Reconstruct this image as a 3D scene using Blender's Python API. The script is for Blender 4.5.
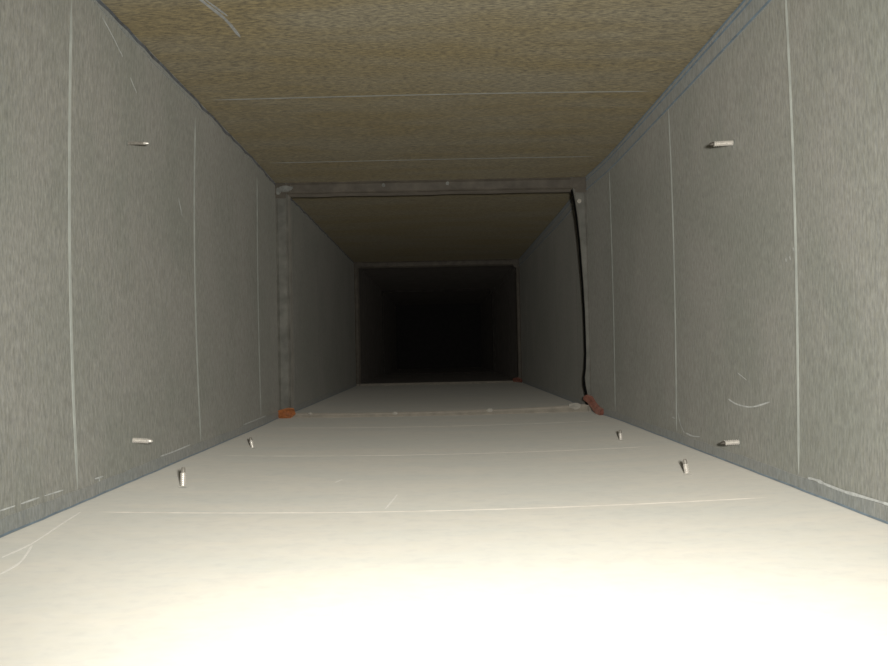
import bpy, bmesh, math, random
from mathutils import Vector, Matrix

for o in list(bpy.data.objects):
    bpy.data.objects.remove(o, do_unlink=True)
scene = bpy.context.scene
C = scene.collection
random.seed(11)

# ------------------------------------------------------------------ camera
F_PX = 863.0
CAM = Vector((0, 0, 0.0985))
yaw, pitch, roll = 0.0058, 0.0201, -0.0211
fw = Vector((math.sin(yaw) * math.cos(pitch), math.cos(yaw) * math.cos(pitch), math.sin(pitch)))
rt = Vector((math.cos(yaw), -math.sin(yaw), 0))
up = rt.cross(fw)
r2 = rt * math.cos(roll) + up * math.sin(roll)
u2 = up * math.cos(roll) - rt * math.sin(roll)
cd = bpy.data.cameras.new('camera')
cam = bpy.data.objects.new('camera', cd)
C.objects.link(cam)
cd.sensor_width = 36.0
cd.lens = 36.0 * F_PX / 888.0
cd.clip_start = 0.01
cam.matrix_world = Matrix(((r2.x, u2.x, -fw.x, CAM.x), (r2.y, u2.y, -fw.y, CAM.y),
                           (r2.z, u2.z, -fw.z, CAM.z), (0, 0, 0, 1)))
scene.camera = cam

# ------------------------------------------------------------------ light
# added dim ambient fill, let in through the unseen open end behind the camera
world = bpy.data.worlds.new('world')
scene.world = world
world.use_nodes = True
bg = world.node_tree.nodes['Background']
bg.inputs['Color'].default_value = (0.95, 1.0, 1.0, 1)
bg.inputs['Strength'].default_value = 0.35
# the flash beside the lens
fl = bpy.data.lights.new('camera_flash', 'SPOT')
fl.energy = 19.0
fl.color = (1.0, 0.985, 0.94)
fl.spot_size = math.radians(104)
fl.spot_blend = 1.0
fl.shadow_soft_size = 0.012
flash = bpy.data.objects.new('camera_flash', fl)
C.objects.link(flash)
flash.location = (0.031, -0.02, CAM.z + 0.020)
flash.rotation_euler = (math.radians(90.5), 0, 0)

scene.view_settings.view_transform = 'Standard'
scene.view_settings.look = 'None'
scene.view_settings.exposure = 0.0
scene.view_settings.gamma = 1.0
scene.view_settings.use_curve_mapping = False

# ------------------------------------------------------------------ helpers
def empty(name, loc=(0, 0, 0)):
    o = bpy.data.objects.new(name, None)
    o.empty_display_size = 0.02
    o.location = loc
    C.objects.link(o)
    return o

def tag(o, label=None, cat=None, group=None, kind=None):
    if label: o['label'] = label
    if cat: o['category'] = cat
    if group: o['group'] = group
    if kind: o['kind'] = kind
    return o

def mesh(name, verts, faces, mat, parent=None, smooth=False):
    me = bpy.data.meshes.new(name)
    me.from_pydata([tuple(v) for v in verts], [], faces)
    bm = bmesh.new(); bm.from_mesh(me)
    bmesh.ops.recalc_face_normals(bm, faces=bm.faces[:])
    bm.to_mesh(me); bm.free()
    if smooth:
        for p in me.polygons: p.use_smooth = True
        me.set_sharp_from_angle(angle=math.radians(40))
    me.materials.append(mat)
    o = bpy.data.objects.new(name, me)
    C.objects.link(o)
    if parent is not None:
        o.parent = parent
        o.matrix_parent_inverse = Matrix.Translation(-Vector(parent.location))
    return o

# ------------------------------------------------------------------ materials
DUST = 0.19
def nt(name, dust=DUST):
    m = bpy.data.materials.new(name); m.use_nodes = True
    t = m.node_tree
    b = t.nodes['Principled BSDF']
    b.inputs['Diffuse Roughness'].default_value = 1.0      # rough, dusty faces throw the flash straight back
    b.inputs['Sheen Weight'].default_value = dust
    b.inputs['Sheen Roughness'].default_value = 0.6
    b.inputs['Sheen Tint'].default_value = (0.96, 0.83, 0.71, 1)
    return m, t, b

def noise(t, coord, scale, stretch, detail=3.0, rough=0.6):
    mp = t.nodes.new('ShaderNodeMapping'); mp.inputs['Scale'].default_value = stretch
    t.links.new(coord, mp.inputs['Vector'])
    n = t.nodes.new('ShaderNodeTexNoise'); n.inputs['Scale'].default_value = scale
    n.inputs['Detail'].default_value = detail; n.inputs['Roughness'].default_value = rough
    t.links.new(mp.outputs['Vector'], n.inputs['Vector'])
    return n.outputs['Fac']

def ramp(t, fac, stops):
    r = t.nodes.new('ShaderNodeValToRGB')
    e = r.color_ramp.elements
    while len(e) < len(stops): e.new(0.5)
    for el, (p, c) in zip(e, stops):
        el.position = p; el.color = (*c, 1)
    t.links.new(fac, r.inputs['Fac'])
    return r.outputs['Color']

def mix(t, kind, fac, a, b):
    m = t.nodes.new('ShaderNodeMix'); m.data_type = 'RGBA'; m.blend_type = kind
    if isinstance(fac, float): m.inputs[0].default_value = fac
    else: t.links.new(fac, m.inputs[0])
    for s, v in ((6, a), (7, b)):
        if isinstance(v, tuple): m.inputs[s].default_value = (*v, 1)
        else: t.links.new(v, m.inputs[s])
    return m.outputs[2]

def sheet_mat(name, cA, cB, tint, grain, amp, metallic, rough, patch=None, bump=0.15, speck=0.8):
    """galvanised sheet: fine grain stretched along one axis, broad tint patches"""
    m, t, b = nt(name)
    co = t.nodes.new('ShaderNodeTexCoord').outputs['Object']
    g = noise(t, co, 1.0, grain, 4.0, 0.65)
    base = ramp(t, g, [(0.5 - amp, cA), (0.5 + amp, cB)])
    p = noise(t, co, 1.0, patch or (9, 9, 9), 3.0, 0.6)
    tc = ramp(t, p, [(0.38, (1, 1, 1)), (0.62, tint)])
    col = mix(t, 'MULTIPLY', 1.0, base, tc)
    sp = noise(t, co, 1.0, tuple(v * 1.7 for v in grain), 2.0, 0.5)
    spc = ramp(t, sp, [(0.33, (0.80, 0.82, 0.86)), (0.5, (1, 1, 1)), (0.70, (1.0, 0.99, 0.93))])
    col = mix(t, 'MULTIPLY', speck, col, spc)
    t.links.new(col, b.inputs['Base Color'])
    b.inputs['Metallic'].default_value = metallic
    b.inputs['Roughness'].default_value = rough
    b.inputs['Specular IOR Level'].default_value = 0.3
    bp = t.nodes.new('ShaderNodeBump'); bp.inputs['Strength'].default_value = bump
    bp.inputs['Distance'].default_value = 0.0006
    t.links.new(g, bp.inputs['Height'])
    t.links.new(bp.outputs['Normal'], b.inputs['Normal'])
    return m

def plain(name, col, rough=0.6, metallic=0.0, var=0.12, scale=60, spec=0.3):
    m, t, b = nt(name)
    co = t.nodes.new('ShaderNodeTexCoord').outputs['Object']
    n = noise(t, co, scale, (1, 1, 1))
    lo = tuple(c * (1 - var) for c in col); hi = tuple(min(1, c * (1 + var)) for c in col)
    t.links.new(ramp(t, n, [(0.35, lo), (0.65, hi)]), b.inputs['Base Color'])
    b.inputs['Roughness'].default_value = rough
    b.inputs['Metallic'].default_value = metallic
    b.inputs['Specular IOR Level'].default_value = spec
    return m

M_WALL = sheet_mat('galvanised_wall', (0.188, 0.190, 0.167), (0.345, 0.347, 0.312), (0.86, 0.90, 0.88),
                   (470, 470, 135), 0.21, 0.25, 0.55)
M_CEIL = sheet_mat('galvanised_ceiling', (0.098, 0.090, 0.072), (0.345, 0.300, 0.190), (0.94, 0.86, 0.66),
                   (165, 500, 500), 0.17, 0.25, 0.55, (4, 14, 8))
M_FLOOR = sheet_mat('dusty_floor_sheet', (0.362, 0.341, 0.292), (0.415, 0.395, 0.344), (0.90, 0.945, 0.975),
                    (70, 90, 60), 0.34, 0.0, 0.75, (7, 22, 8), 0.04, 0.4)
M_BEAD = plain('rubbed_zinc_bead', (0.40, 0.42, 0.38), 0.5, 0.2)
M_FBEAD = plain('dusty_floor_bead', (0.58, 0.545, 0.475), 0.7)
M_CBEAD = plain('ceiling_bead', (0.30, 0.30, 0.265), 0.5, 0.2)
M_SEAM = sheet_mat('blue_grey_seam', (0.172, 0.180, 0.165), (0.31, 0.32, 0.30), (0.88, 0.94, 0.97),
                   (470, 470, 135), 0.21, 0.25, 0.55)
M_DKSEAM = plain('dark_ragged_seam', (0.05, 0.062, 0.072), 0.6, 0.0, 0.5, 120)
M_SEAM2 = plain('blue_grey_seam_ridge', (0.13, 0.195, 0.245), 0.45, 0.3, 0.2, 90)
M_FLANGE = plain('grey_flange', (0.215, 0.21, 0.18), 0.55, 0.2, 0.2, 45)
M_FTOP = plain('brownish_flange', (0.145, 0.126, 0.098), 0.55, 0.2, 0.2, 45)
M_FLIP = plain('dusty_flange_lip', (0.44, 0.40, 0.33), 0.75, 0.0)
M_BACK = plain('outer_skin', (0.22, 0.22, 0.20), 0.6, 0.3)
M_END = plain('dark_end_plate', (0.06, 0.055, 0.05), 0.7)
M_SCUFF = plain('pale_scuff', (0.37, 0.385, 0.365), 0.7, 0.0, 0.2, 200)
M_SCUFF_C = plain('grey_ceiling_scuff', (0.21, 0.22, 0.21), 0.7, 0.0, 0.2, 200)
M_SCUFF_F = plain('pale_floor_scuff', (0.54, 0.53, 0.48), 0.7, 0.0, 0.05, 200)
M_DARKSTAIN = plain('grey_floor_stain', (0.55, 0.55, 0.52), 0.7)
M_SCREW = plain('bright_zinc_screw', (0.86, 0.82, 0.75), 0.35, 0.55, 0.1, 500)
M_SCREWD = plain('dull_dusty_screw', (0.30, 0.28, 0.24), 0.5, 0.4, 0.2, 500)
M_SCREWDK = plain('dark_screw_tip', (0.10, 0.09, 0.075), 0.45, 0.6, 0.2, 500)
M_ORANGE = plain('orange_sealant', (0.45, 0.16, 0.05), 0.6, 0.0, 0.3, 160)
M_RED = plain('red_brown_sealant', (0.25, 0.09, 0.06), 0.6, 0.0, 0.3, 160)
M_WHITE = plain('white_sealant_dab', (0.55, 0.52, 0.45), 0.6)
M_FARSHADE = plain('dark_far_shade_sheet', (0.085, 0.076, 0.066), 0.8, 0.0, 0.25, 25)  # darkness of the far duct put into the sheet colour
M_BLACK = plain('black_gap', (0.006, 0.006, 0.006), 0.8, 0.0, 0.1, 60, 0.1)
M_SMEAR = plain('grey_sealant_smear', (0.27, 0.27, 0.245), 0.7, 0.0, 0.3, 120)

M_BLACK.node_tree.nodes['Principled BSDF'].inputs['Sheen Weight'].default_value = 0.0    # no sheen, keeps the gap strip black
M_FARSHADE.node_tree.nodes['Principled BSDF'].inputs['Sheen Weight'].default_value = 0.10
M_CEIL.node_tree.nodes['Principled BSDF'].inputs['Sheen Weight'].default_value = 0.165
M_CEIL.node_tree.nodes['Principled BSDF'].inputs['Sheen Tint'].default_value = (0.90, 0.77, 0.57, 1)
M_FLOOR.node_tree.nodes['Principled BSDF'].inputs['Sheen Weight'].default_value = 0.46    # dust settles here
M_FLOOR.node_tree.nodes['Principled BSDF'].inputs['Sheen Tint'].default_value = (0.95, 0.90, 0.79, 1)

# ------------------------------------------------------------------ duct geometry
XL, XR, ZC = -0.2456, 0.2403, 0.3624
Y0, SEC, BAY = 0.129, 1.2, 0.3              # first flange, section length, bead spacing
YB, YE = Y0 - SEC, Y0 + 4 * SEC             # open end behind the camera, closed far end

def sstep(a, b, v):
    k = min(1, max(0, (v - a) / (b - a)))
    return k * k * (3 - 2 * k)

def env(y):                                 # sheets belly out between two flanges
    k = ((y - Y0) / SEC) % 1.0
    return math.sin(math.pi * k)

def S(side, y, t, off=0.0):
    """point on the inner face of one side at depth y, t = 0..1 across it, lifted inwards by off"""
    q = env(y); bow = 1 - (2 * t - 1) ** 2
    pinch = math.exp(-((y - 1.36) / 0.13) ** 2)
    xl = XL - 0.003 * pinch
    xr = XR - 0.0078 * pinch
    if side == 'L': return Vector((xl - 0.0042 * bow * q + off, y, ZC * t))
    if side == 'R': return Vector((xr + 0.0026 * bow * q - off, y, ZC * t))
    if side == 'F': return Vector((xl + (xr - xl) * t, y, -0.0050 * bow * (0.35 + 0.65 * q) + off))
    return Vector((xl + (xr - xl) * t, y, ZC + 0.0015 * bow * q - off))

def grid_plate(side, ya, yb, ny, ntt, offa, offb, t0=0.0, t1=1.0):
    V, Fc = [], []
    for off in (offa, offb):
        for i in range(ny + 1):
            for j in range(ntt + 1):
                V.append(S(side, ya + (yb - ya) * i / ny, t0 + (t1 - t0) * j / ntt, off))
    n = (ny + 1) * (ntt + 1); w = ntt + 1
    for k in (0, n):
        for i in range(ny):
            for j in range(ntt):
                a = k + i * w + j
                Fc.append((a, a + 1, a + w + 1, a + w))
    for i in range(ny):
        for j in (0, ntt):
            a = i * w + j
            Fc.append((a, a + w, n + a + w, n + a))
    for j in range(ntt):
        for i in (0, ny):
            a = i * w + j
            Fc.append((a, a + 1, n + a + 1, n + a))
    return V, Fc

def bead(side, y, t0, t1, width, height, n=26, wob=0.0):
    """half-round pressed rib across one side, tapering out at both ends"""
    V, Fc = [], []
    m = 6
    ph = random.uniform(0, 6)
    for i in range(n + 1):
        k = i / n
        t = t0 + (t1 - t0) * k
        e = min(1, min(k, 1 - k) * 14 + 0.15)
        yy = y + wob * math.sin(ph + 5 * k)
        for j in range(m + 1):
            a = math.pi * j / m
            V.append(S(side, yy - math.cos(a) * width * 0.5 * e, t, -0.0004 + math.sin(a) * height * e))
    for i in range(n):
        for j in range(m):
            a = i * (m + 1) + j
            Fc.append((a, a + 1, a + m + 2, a + m + 1))
        Fc.append((i * (m + 1), i * (m + 1) + m, (i + 1) * (m + 1) + m, (i + 1) * (m + 1)))
    Fc.append(tuple(range(m + 1)))
    Fc.append(tuple(range(n * (m + 1), (n + 1) * (m + 1))))
    return V, Fc

SIDES = {
    'L': ('wall_left', 'grey galvanised duct wall on the left with pale vertical ribs', 'wall', M_WALL, M_BEAD, 0.007),
    'R': ('wall_right', 'grey galvanised duct wall on the right with pale vertical ribs', 'wall', M_WALL, M_BEAD, 0.003),
    'F': ('floor', 'dusty beige sheet metal duct floor with thin cross ribs', 'floor', M_FLOOR, M_FBEAD, -0.020),
    'C': ('ceiling', 'brownish speckled sheet metal duct ceiling with thin cross ribs', 'ceiling', M_CEIL, M_CBEAD, 0.010),
}
ROOT = {}
for side, (nm, lab, cat, mp, mb, dy) in SIDES.items():
    V, Fc = grid_plate(side, YB, YE, 60, 4, -0.0030, -0.0012)
    ROOT[side] = tag(mesh(nm, V, Fc, M_BACK), lab, cat, kind='structure')
    for s in range(-1, 4):
        ya = Y0 + s * SEC
        cuts = [ya] + [ya + 0.15 + BAY * k + dy for k in range(4)] + [ya + SEC]
        for k in range(5):
            V, Fc = grid_plate(side, cuts[k], cuts[k + 1], 8, 12, -0.0009, 0.0)
            mesh('panel', V, Fc, mp if s < 2 else M_FARSHADE, ROOT[side], True)   # far sheets coloured dark in place of the deep shade
        for k in range(4):
            if side in 'LR':
                a = bead(side, cuts[k + 1], 0.014, 0.962, 0.0036, 0.0013 if s < 1 else 0.0007, 26, 0.0006)
            elif side == 'F':
                a = bead(side, cuts[k + 1], 0.018, 0.970, 0.0040, 0.0007 if s < 1 else 0.0004, 30, 0.0010)
            else:
                a = bead(side, cuts[k + 1], 0.014, 0.985, 0.0036, 0.0010 if s < 1 else 0.0005, 30, 0.0006)
            mesh('rib', a[0], a[1], mb if s < 1 else mp if s < 2 else M_FARSHADE, ROOT[side], True)   # only the near section is rubbed bright

# closed far end
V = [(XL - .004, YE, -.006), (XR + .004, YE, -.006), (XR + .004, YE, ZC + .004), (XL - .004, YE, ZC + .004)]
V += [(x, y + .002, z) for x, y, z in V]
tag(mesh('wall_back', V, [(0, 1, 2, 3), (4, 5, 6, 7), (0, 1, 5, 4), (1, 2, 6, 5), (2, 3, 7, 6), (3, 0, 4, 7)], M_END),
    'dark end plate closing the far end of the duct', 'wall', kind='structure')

# ------------------------------------------------------------------ corner seams
def seam(n, side, w_of, thick, lab, ridges, top, rough=0.0, rm=None, rw=0.0009):
    root = tag(empty('trim_%d' % n, (S(side, 0.6, 1.0 if top else 0.0))), lab, 'seam', kind='structure')
    for s in range(-1, 4):
        ya, yb = Y0 + s * SEC + (0.004 if s > -1 else 0), Y0 + (s + 1) * SEC - 0.004
        N = 60
        def prof(y, i):
            w = w_of(y) + rough * (random.random() - 0.5)
            ta, tb = (1.0, 1 - w / ZC) if top else (0.0, w / ZC)
            return ta, tb
        V, Fc = [], []
        for i in range(N + 1):
            y = ya + (yb - ya) * i / N
            ta, tb = prof(y, i)
            for t, off in ((ta, -0.0002), (ta, thick), (tb, thick), (tb, -0.0002)):
                V.append(S(side, y, t, off))
        for i in range(N):
            for j in range(4):
                a = i * 4 + j; b = i * 4 + (j + 1) % 4
                Fc.append((a, b, b + 4, a + 4))
        Fc += [(0, 1, 2, 3), tuple(N * 4 + j for j in range(4))]
        mesh('seam_strip', V, Fc, M_SEAM if s < 2 else M_FARSHADE, root)
        for fr in ridges:                          # folded edge of the lock seam
            V, Fc = [], []
            for i in range(N + 1):
                y = ya + (yb - ya) * i / N
                w = w_of(y) * fr + rough * 0.6 * (random.random() - 0.5)
                for dw, off in ((-rw, thick * 0.8), (0, thick + 0.0012), (rw, thick * 0.8)):
                    ww = max(0.0003, w + dw)
                    V.append(S(side, y, 1 - ww / ZC if top else ww / ZC, off))
            for i in range(N):
                for j in range(3):
                    a = i * 3 + j; b = i * 3 + (j + 1) % 3
                    Fc.append((a, b, b + 3, a + 3))
            Fc += [(0, 1, 2), (N * 3, N * 3 + 1, N * 3 + 2)]
            mesh('folded_edge', V, Fc, (rm or M_SEAM2) if s < 2 else M_FARSHADE, root)
    return root
seam(5, 'R', lambda y: 0.0215, 0.0012, 'wide blue-grey folded corner seam along the top of the right wall', (0.06, 0.30, 0.96), True)
seam(6, 'L', lambda y: 0.0055, 0.0010, 'narrow ragged dark corner seam along the top of the left wall', (0.35,), True, 0.0050, M_DKSEAM, 0.0022)
seam(7, 'L', lambda y: 0.0098, 0.0008, 'blue-grey corner seam along the foot of the left wall', (0.06,), False, 0.0010)
seam(8, 'R', lambda y: 0.0090, 0.0008, 'blue-grey corner seam along the foot of the right wall', (0.06,), False, 0.0010)

# ------------------------------------------------------------------ flange frames at the joints
def poly_bar(name, outer, inner, y, depth, mat, parent, lip=0.0018):
    """bar between two polylines (x,z); a raised lip runs along both edges of its front face"""
    n = len(outer); V, Fc = [], []
    prof = [(0.0, depth), (0.0, 0.0015), (0.10, -0.0003), (0.20, 0.0015), (0.78, 0.0015), (0.90, -lip), (1.0, 0.0006), (1.0, depth)]
    k = len(prof)
    for (ox, oz), (ix, iz) in zip(outer, inner):
        for f, d in prof:
            V.append((ox + (ix - ox) * f, y + d, oz + (iz - oz) * f))
    for i in range(n - 1):
        for j in range(k):
            a = i * k + j; b = i * k + (j + 1) % k
            Fc.append((a, b, b + k, a + k))
    Fc += [tuple(range(k)), tuple(range((n - 1) * k, n * k))]
    return mesh(name, V, Fc, mat, parent)

def lin(a, b, n): return [a + (b - a) * i / n for i in range(n + 1)]

def dab(name, loc, sx, sy, sz, mat, parent, seed=0):
    rnd = random.Random(seed)
    bm = bmesh.new()
    bmesh.ops.create_icosphere(bm, subdivisions=2, radius=1)
    for v in bm.verts:
        k = 1 + rnd.uniform(-0.16, 0.16)
        v.co = Vector((v.co.x * sx * k + loc[0], v.co.y * sy * k + loc[1], v.co.z * sz * k + loc[2]))
    V = [v.co.copy() for v in bm.verts]; Fc = [tuple(v.index for v in f.verts) for f in bm.faces]
    bm.free()
    return mesh(name, V, Fc, mat, parent, True)

def flange(n, y, wl, wt, wb, right, lab, M_FLANGE=M_FTOP, M_FLIP=M_FLIP, M_FTOP=M_FTOP):
    root = tag(empty('trim_%d' % n, (0, y, 0)), lab, 'duct flange', kind='structure')
    zs = lin(0.0, ZC, 14)
    jl = [random.uniform(-0.0006, 0.0006) for _ in zs]
    poly_bar('flange_bar', [(S('L', y, z / ZC).x, z) for z in zs],
             [(S('L', y, z / ZC).x + wl + j, z) for z, j in zip(zs, jl)], y, 0.026, M_FLANGE, root)
    zr = [p[1] for p in right]
    poly_bar('flange_bar', [(S('R', y, z / ZC).x, z) for z in zr], right, y, 0.012, M_FLANGE, root)
    ts = lin(0.0, 1.0, 16)
    tp = [S('C', y, t) for t in ts]
    poly_bar('flange_bar', [(p.x, p.z) for p in tp], [(p.x, p.z - wt + random.uniform(-.0006, .0006)) for p in tp], y - 0.0004, 0.025, M_FTOP, root)
    bt = [S('F', y, t) for t in ts]
    poly_bar('flange_bar', [(p.x, p.z - 0.001) for p in bt], [(p.x, wb(t)) for p, t in zip(bt, ts)], y - 0.0008, 0.024, M_FLIP, root, 0.0012)
    # corner plates that tie the bars together
    for sx, sz in ((0, 1), (1, 1)):
        cx = S('L', y, 0.97).x if sx == 0 else S('R', y, 0.97).x
        d = 1 if sx == 0 else -1
        a, b = 0.024, wt * 0.86
        ww = (wl if sx == 0 else 0.020) * 0.86
        z0 = ZC
        pts = [(cx + d * .001, z0 - .001), (cx + d * a, z0 - .001), (cx + d * a, z0 - b), (cx + d * ww, z0 - b - .002),
               (cx + d * ww, z0 - a), (cx + d * .001, z0 - a)]
        V = [(x, y - 0.0016 + random.uniform(-.0006, .0004), z) for x, z in pts] + [(x, y + 0.0017, z) for x, z in pts]
        Fc = [(0, 1, 2, 3), (0, 3, 4, 5), (6, 7, 8, 9), (6, 9, 10, 11)] + [(i, (i + 1) % 6, 6 + (i + 1) % 6, 6 + i) for i in range(6)]
        mesh('corner_plate', V, Fc, M_FTOP, root)
    return root

R1 = [(0.2266, 0.000), (0.2266, 0.010), (0.2262, 0.025), (0.2235, 0.040), (0.2225, 0.052), (0.2245, 0.066), (0.2258, 0.09), (0.2256, 0.125),
      (0.2252, 0.156), (0.2236, 0.20), (0.2218, 0.235), (0.2202, 0.264), (0.2172, 0.30), (0.2140, 0.325), (0.2098, 0.348), (0.2080, ZC)]
def RN(w, y): return [(S('R', y, z / ZC).x - w, z) for z in lin(0, ZC, 14)]
YF = [Y0, Y0 + SEC, Y0 + 2 * SEC, Y0 + 3 * SEC]
flange(4, YF[0], 0.012, 0.012, lambda t: 0.002, RN(0.010, YF[0]), 'grey flange frame at the joint beside the camera')
f1 = flange(1, YF[1], 0.0195, 0.0185, lambda t: 0.0036 + 0.0068 * t ** 4 + 0.003 * (1 - t) ** 6, R1,
            'nearest grey flange frame around the first duct joint', M_FLANGE)
f2 = flange(2, YF[2], 0.012, 0.0170, lambda t: 0.0050, RN(0.010, YF[2]), 'second dim flange frame farther down the duct')  # side bars take the darker flange colour to paint in the dimness of depth
f3 = flange(3, YF[3], 0.007, 0.0080, lambda t: 0.0020, RN(0.008, YF[3]), 'third flange frame in the dark depth of the duct', M_FARSHADE, M_FARSHADE, M_FARSHADE)

# sealant and rivets on the first joint
yf = YF[1]
dab('sealant_smear', (-0.232, yf - 0.001, 0.353), 0.011, 0.003, 0.0055, M_SMEAR, f1, 3)
dab('sealant_smear', (-0.243, yf - 0.001, 0.349), 0.004, 0.003, 0.006, M_SMEAR, f1, 4)
for i, (x, z) in enumerate([(-0.081, 0.3555), (0.018, 0.3565)]):
    dab('rivet', (x, yf, z), 0.0028, 0.0022, 0.0028, M_SMEAR, f1, 10 + i)
dab('rivet', (0.2215, yf, 0.325), 0.0032, 0.0022, 0.0032, M_WHITE, f1, 15)
for i, (x, z, s) in enumerate([(-0.070, 0.0036, 0.0042), (0.0757, 0.0050, 0.0050), (0.2060, 0.0090, 0.0085), (-0.200, 0.0060, 0.0030)]):
    dab('white_dab', (x, yf - 0.003, z), s, 0.005, s * 0.6, M_WHITE, f1, 20 + i)

def lump_bar(name, pts, r, mat, parent, seed):
    """irregular bead of sealant squeezed along a path"""
    rnd = random.Random(seed); V, Fc = [], []; m = 8; n = len(pts)
    for i, p in enumerate(pts):
        p = Vector(p)
        d = (Vector(pts[min(i + 1, n - 1)]) - Vector(pts[max(i - 1, 0)])).normalized()
        a = d.cross(Vector((0.2, 0.3, 1))).normalized(); b = d.cross(a)
        e = 0.85 if i in (0, n - 1) else 1
        for j in range(m):
            q = 2 * math.pi * j / m
            V.append(p + (a * math.cos(q) + b * math.sin(q)) * r * e * rnd.uniform(0.8, 1.2))
    for i in range(n - 1):
        for j in range(m):
            Fc.append((i * m + j, i * m + (j + 1) % m, (i + 1) * m + (j + 1) % m, (i + 1) * m + j))
    Fc += [tuple(range(m)), tuple(range((n - 1) * m, n * m))]
    return mesh(name, V, Fc, mat, parent, False)
o = lump_bar('sealant_patch', [(-0.2475, yf - 0.004, 0.0055), (-0.240, yf - 0.005, 0.0068), (-0.232, yf - 0.004, 0.0072), (-0.2245, yf - 0.001, 0.0095)], 0.0075, M_ORANGE, f1, 1)
tag(o, 'bright orange sealant at the foot of the left flange bar')
o = lump_bar('sealant_patch', [(0.2245, yf - 0.002, 0.021), (0.229, yf - 0.012, 0.018), (0.2315, yf - 0.030, 0.011), (0.2335, yf - 0.055, 0.005), (0.235, yf - 0.08, 0.003)], 0.0062, M_RED, f1, 2)
tag(o, 'red-brown sealant at the foot of the right flange bar')
o = lump_bar('sealant_patch', [(0.216, YF[2] - 0.002, 0.008), (0.226, YF[2] - 0.01, 0.009), (0.234, YF[2] - 0.03, 0.006)], 0.0065, M_RED, f2, 5)
tag(o, 'small red-brown sealant patch in the lower right corner')

# black strip put in for the dark gap along the inner edge of the right flange bar
V, Fc = [], []
gp = R1[1:-1]
for i, (x, z) in enumerate(gp):
    w = 0.0005 if z > 0.05 else 0.0014
    for dx, dy in ((0.0004, -0.0012), (-w, -0.0008), (-w, 0.0122), (0.0004, 0.0122)):
        V.append((x + dx, yf + dy, z))
for i in range(len(gp) - 1):
    for j in range(4):
        Fc.append((i * 4 + j, i * 4 + (j + 1) % 4, (i + 1) * 4 + (j + 1) % 4, (i + 1) * 4 + j))
Fc += [(0, 1, 2, 3), tuple((len(gp) - 1) * 4 + j for j in range(4))]
tag(mesh('gap_strip', V, Fc, M_BLACK), 'thin black strip standing in for the dark gap along the right flange bar', 'gap strip')

# ------------------------------------------------------------------ scuffs and scratches
def ribbon(side, pts, w, mat, off=0.00025, name='scuff_mark', taper=True):
    """thin raised scratch; pts are (y, t) on that side"""
    P = [S(side, y, t, off) for y, t in pts]
    nrm = {'L': Vector((1, 0, 0)), 'R': Vector((-1, 0, 0)), 'F': Vector((0, 0, 1)), 'C': Vector((0, 0, -1))}[side]
    Q = []
    for i in range(len(P) - 1):
        a, b, c, d = P[max(i - 1, 0)], P[i], P[i + 1], P[min(i + 2, len(P) - 1)]
        for k in range(4):
            f = k / 4
            Q.append(0.5 * (2 * b + (c - a) * f + (2 * a - 5 * b + 4 * c - d) * f * f + (3 * b - a - 3 * c + d) * f ** 3))
    Q.append(P[-1])
    V, Fc = [], []; n = len(Q)
    for i, p in enumerate(Q):
        d = (Q[min(i + 1, n - 1)] - Q[max(i - 1, 0)]).normalized()
        s = d.cross(nrm).normalized()
        ww = w * random.uniform(0.55, 1.1) * (0.4 if taper and i in (0, n - 1) else 1) * 0.5
        V += [p + s * ww - nrm * 0.0006, p + s * ww, p - s * ww, p - s * ww - nrm * 0.0006]
    for i in range(n - 1):
        for j in range(4):
            Fc.append((i * 4 + j, i * 4 + (j + 1) % 4, (i + 1) * 4 + (j + 1) % 4, (i + 1) * 4 + j))
    Fc += [(0, 1, 2, 3), tuple((n - 1) * 4 + j for j in range(4))]
    return mesh(name, V, Fc, mat, ROOT[side])
def zt(l): return [(y, z / ZC) for y, z in l]
def xt(l): return [(y, (x - XL) / (XR - XL)) for x, y in l]
ribbon('R', zt([(.566, .0098), (.555, .0104), (.5424, .0098), (.5157, .0093), (.4903, .0100), (.45, .0108), (.40, .0106)]), 0.0020, M_SCUFF, 0.0011)
ribbon('R', zt([(.7234, .0527), (.704, .0497), (.67, .0495), (.6329, .0556)]), 0.0012, M_SCUFF)
ribbon('R', zt([(.876, .030), (.8679, .0195), (.8545, .0117)]), 0.0008, M_SCUFF)
ribbon('R', zt([(.846, .0125), (.8278, .0116), (.8022, .0132)]), 0.0014, M_SCUFF, 0.0009)
ribbon('R', zt([(.9, .024), (.888, .0235)]), 0.0012, M_SCUFF)
ribbon('R', zt([(.70, .075), (.68, .070)]), 0.0007, M_SCUFF)
for y, z in ((.591, .157), (.585, .1624), (.598, .1563)):
    ribbon('R', zt([(y, z - .0012), (y + .001, z + .0012)]), 0.0010, M_SCUFF)
ribbon('L', zt([(.44, .0132), (.46, .0140), (.475, .0141)]), 0.0013, M_SCUFF, 0.0005)
ribbon('L', zt([(.482, .0146), (.500, .0143)]), 0.0010, M_SCUFF)
ribbon('L', zt([(.507, .0142), (.530, .0140)]), 0.0010, M_SCUFF)
ribbon('L', zt([(.537, .0138), (.5637, .0131)]), 0.0010, M_SCUFF)
ribbon('L', zt([(.7562, .0112), (.80, .0110), (.8468, .0116)]), 0.0011, M_SCUFF, 0.0010)
ribbon('L', zt([(.6213, .0125), (.621, .0100)]), 0.0012, M_SCUFF, 0.0010)
ribbon('L', zt([(.614, .0128), (.628, .0126)]), 0.0012, M_SCUFF, 0.0010)
ribbon('L', zt([(.6404, .352), (.6577, .3465), (.6825, .3370)]), 0.0008, M_SCUFF)
ribbon('L', zt([(.700, .326), (.715, .318)]), 0.0007, M_SCUFF)
ribbon('L', zt([(.8327, .251), (.845, .2355)]), 0.0009, M_SCUFF)
ribbon('L', zt([(1.0744, .0112), (1.14, .0116), (1.2166, .0118)]), 0.0012, M_SCUFF, 0.0010)
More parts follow.
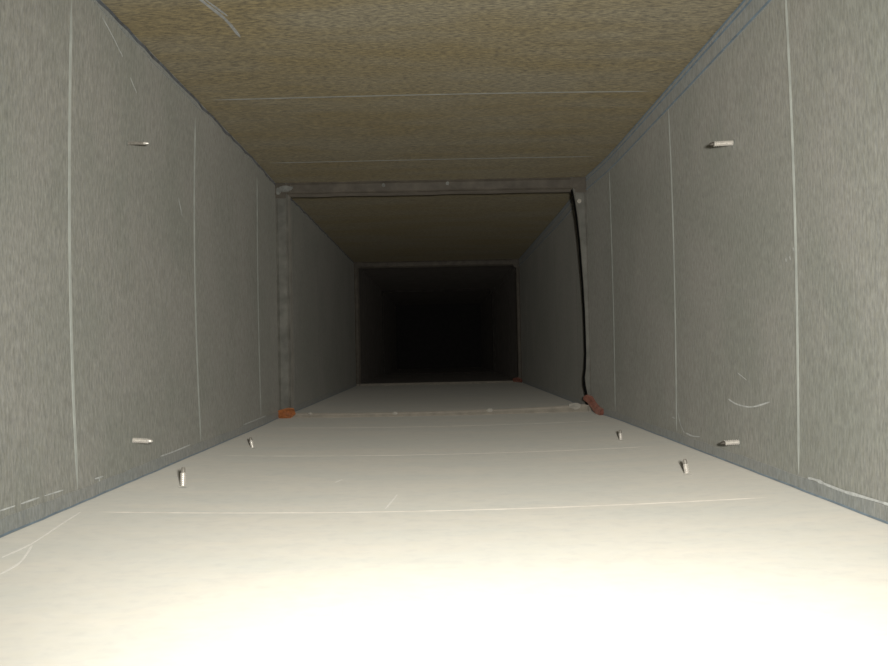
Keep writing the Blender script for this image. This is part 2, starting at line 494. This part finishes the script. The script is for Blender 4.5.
ribbon('F', xt([(-.2216, .4365), (-.2215, .4682), (-.2279, .5171), (-.2327, .5580)]), 0.0013, M_SCUFF_F)
ribbon('F', xt([(-.2061, .4039), (-.208, .427), (-.2192, .4632)]), 0.0014, M_SCUFF_F)
ribbon('F', xt([(-.0377, .5677), (-.0348, .5989), (-.0326, .6246)]), 0.0012, M_SCUFF_F)
ribbon('F', xt([(-.0415, .3120), (-.0397, .3227), (-.0388, .3351), (-.0395, .3486)]), 0.0014, M_SCUFF_F)
ribbon('F', xt([(-.0848, .6865), (-.0811, .7026)]), 0.0014, M_SCUFF_F)
ribbon('C', xt([(-.178, .600), (-.1723, .6367), (-.1634, .676), (-.1607, .7153)]), 0.0030, M_SCUFF_C)
ribbon('C', xt([(-.169, .6367), (-.160, .670)]), 0.0020, M_SCUFF_C)
ribbon('F', xt([(-.006, .3490), (.004, .3500)]), 0.0060, M_DARKSTAIN, 0.0002, 'stain')

# ------------------------------------------------------------------ screws
def screw(base, tip, r, lab, cat_grp, m_shank, m_thread, m_tip, collar_mat):
    blunt = collar_mat is M_FLOOR
    base, tip = Vector(base), Vector(tip)
    ax = (tip - base); Ln = ax.length; ax.normalize()
    a = ax.orthogonal().normalized(); b = ax.cross(a)
    root = tag(empty('screw', base), lab, 'screw', cat_grp)
    def ring(d, rad, m=14): return [base + ax * d + (a * math.cos(2 * math.pi * j / m) + b * math.sin(2 * math.pi * j / m)) * rad for j in range(m)]
    def lathe(name, prof, mat, m=14):
        V, Fc = [], []
        for d, rad in prof: V += ring(d, rad, m)
        for i in range(len(prof) - 1):
            for j in range(m):
                Fc.append((i * m + j, i * m + (j + 1) % m, (i + 1) * m + (j + 1) % m, (i + 1) * m + j))
        Fc += [tuple(range(m)), tuple(range((len(prof) - 1) * m, len(prof) * m))]
        return mesh(name, V, Fc, mat, root, True)
    tl = min(0.0042, Ln * 0.3)
    lathe('shank', [(-0.002, r * .82), (Ln - tl, r * .82)], m_shank)
    lathe('drill_tip', [(Ln - tl, r * .82), (Ln - tl * .75, r * .80), (Ln - tl * .25, r * (.74 if blunt else .52)), (Ln, r * (.55 if blunt else .10))], m_tip)
    # helical thread
    pitch_, m = 0.0016, 14
    turns = (Ln - tl) / pitch_
    N = int(turns * m); V, Fc = [], []
    for i in range(N + 1):
        q = 2 * math.pi * i / m; d = pitch_ * i / m
        dirv = a * math.cos(q) + b * math.sin(q)
        V += [base + ax * (d - .0005) + dirv * r * .80, base + ax * d + dirv * r * 1.08, base + ax * (d + .0005) + dirv * r * .80]
    for i in range(N):
        for j in range(3):
            Fc.append((i * 3 + j, i * 3 + (j + 1) % 3, (i + 1) * 3 + (j + 1) % 3, (i + 1) * 3 + j))
    Fc += [(0, 1, 2), (N * 3, N * 3 + 1, N * 3 + 2)]
    mesh('thread', V, Fc, m_thread, root, True)
    # burr pushed up around the hole
    lathe('hole_burr', [(-0.001, r * 1.9), (0.0003, r * 1.8), (0.0009, r * 1.25), (0.0005, r * .8)], collar_mat)
    return root
G1, G2 = 'screw tips through the duct floor', 'screw tips through the duct walls'
def fz(x, y): return S('F', y, (x - XL) / (XR - XL)).z
def wx(side, y, z): return S(side, y, z / ZC).x
screw((-.1977, .6618, fz(-.1977, .6618)), (-.1980, .6640, .0132), .0022, 'largest silvery screw standing on the floor near the left wall', G1, M_SCREW, M_SCREW, M_SCREWD, M_FLOOR)
screw((-.2004, .9216, fz(-.2, .92)), (-.2032, .9216, .0102), .0021, 'small leaning screw on the floor farther along the left wall', G1, M_SCREW, M_SCREW, M_SCREWD, M_FLOOR)
screw((.1905, .6718, fz(.1905, .6718)), (.1889, .6718, .0100), .0021, 'nearer screw standing on the floor by the right wall', G1, M_SCREW, M_SCREW, M_SCREWD, M_FLOOR)
screw((.1917, .9216, fz(.1917, .92)), (.1909, .9216, .0098), .0021, 'farther small screw standing on the floor by the right wall', G1, M_SCREW, M_SCREW, M_SCREWD, M_FLOOR)
screw((wx('L', .6955, .2713), .6955, .2713), (-.2312, .6955, .2708), .0013, 'thin dull screw high on the left wall', G2, M_SCREWD, M_SCREWD, M_SCREW, M_WALL)
screw((wx('L', .6929, .0321), .6929, .0321), (-.2304, .6929, .0308), .0021, 'bright screw low on the left wall above the floor', G2, M_SCREW, M_SCREW, M_SCREW, M_WALL)
screw((wx('R', .6963, .2619), .6963, .2619), (.2222, .6963, .2612), .0021, 'bright dark-tipped screw high on the right wall', G2, M_SCREW, M_SCREW, M_SCREWDK, M_WALL)
screw((wx('R', .6971, .0195), .6971, .0195), (.2247, .6971, .0188), .0021, 'bright dark-tipped screw low on the right wall above the floor', G2, M_SCREW, M_SCREW, M_SCREWDK, M_WALL)
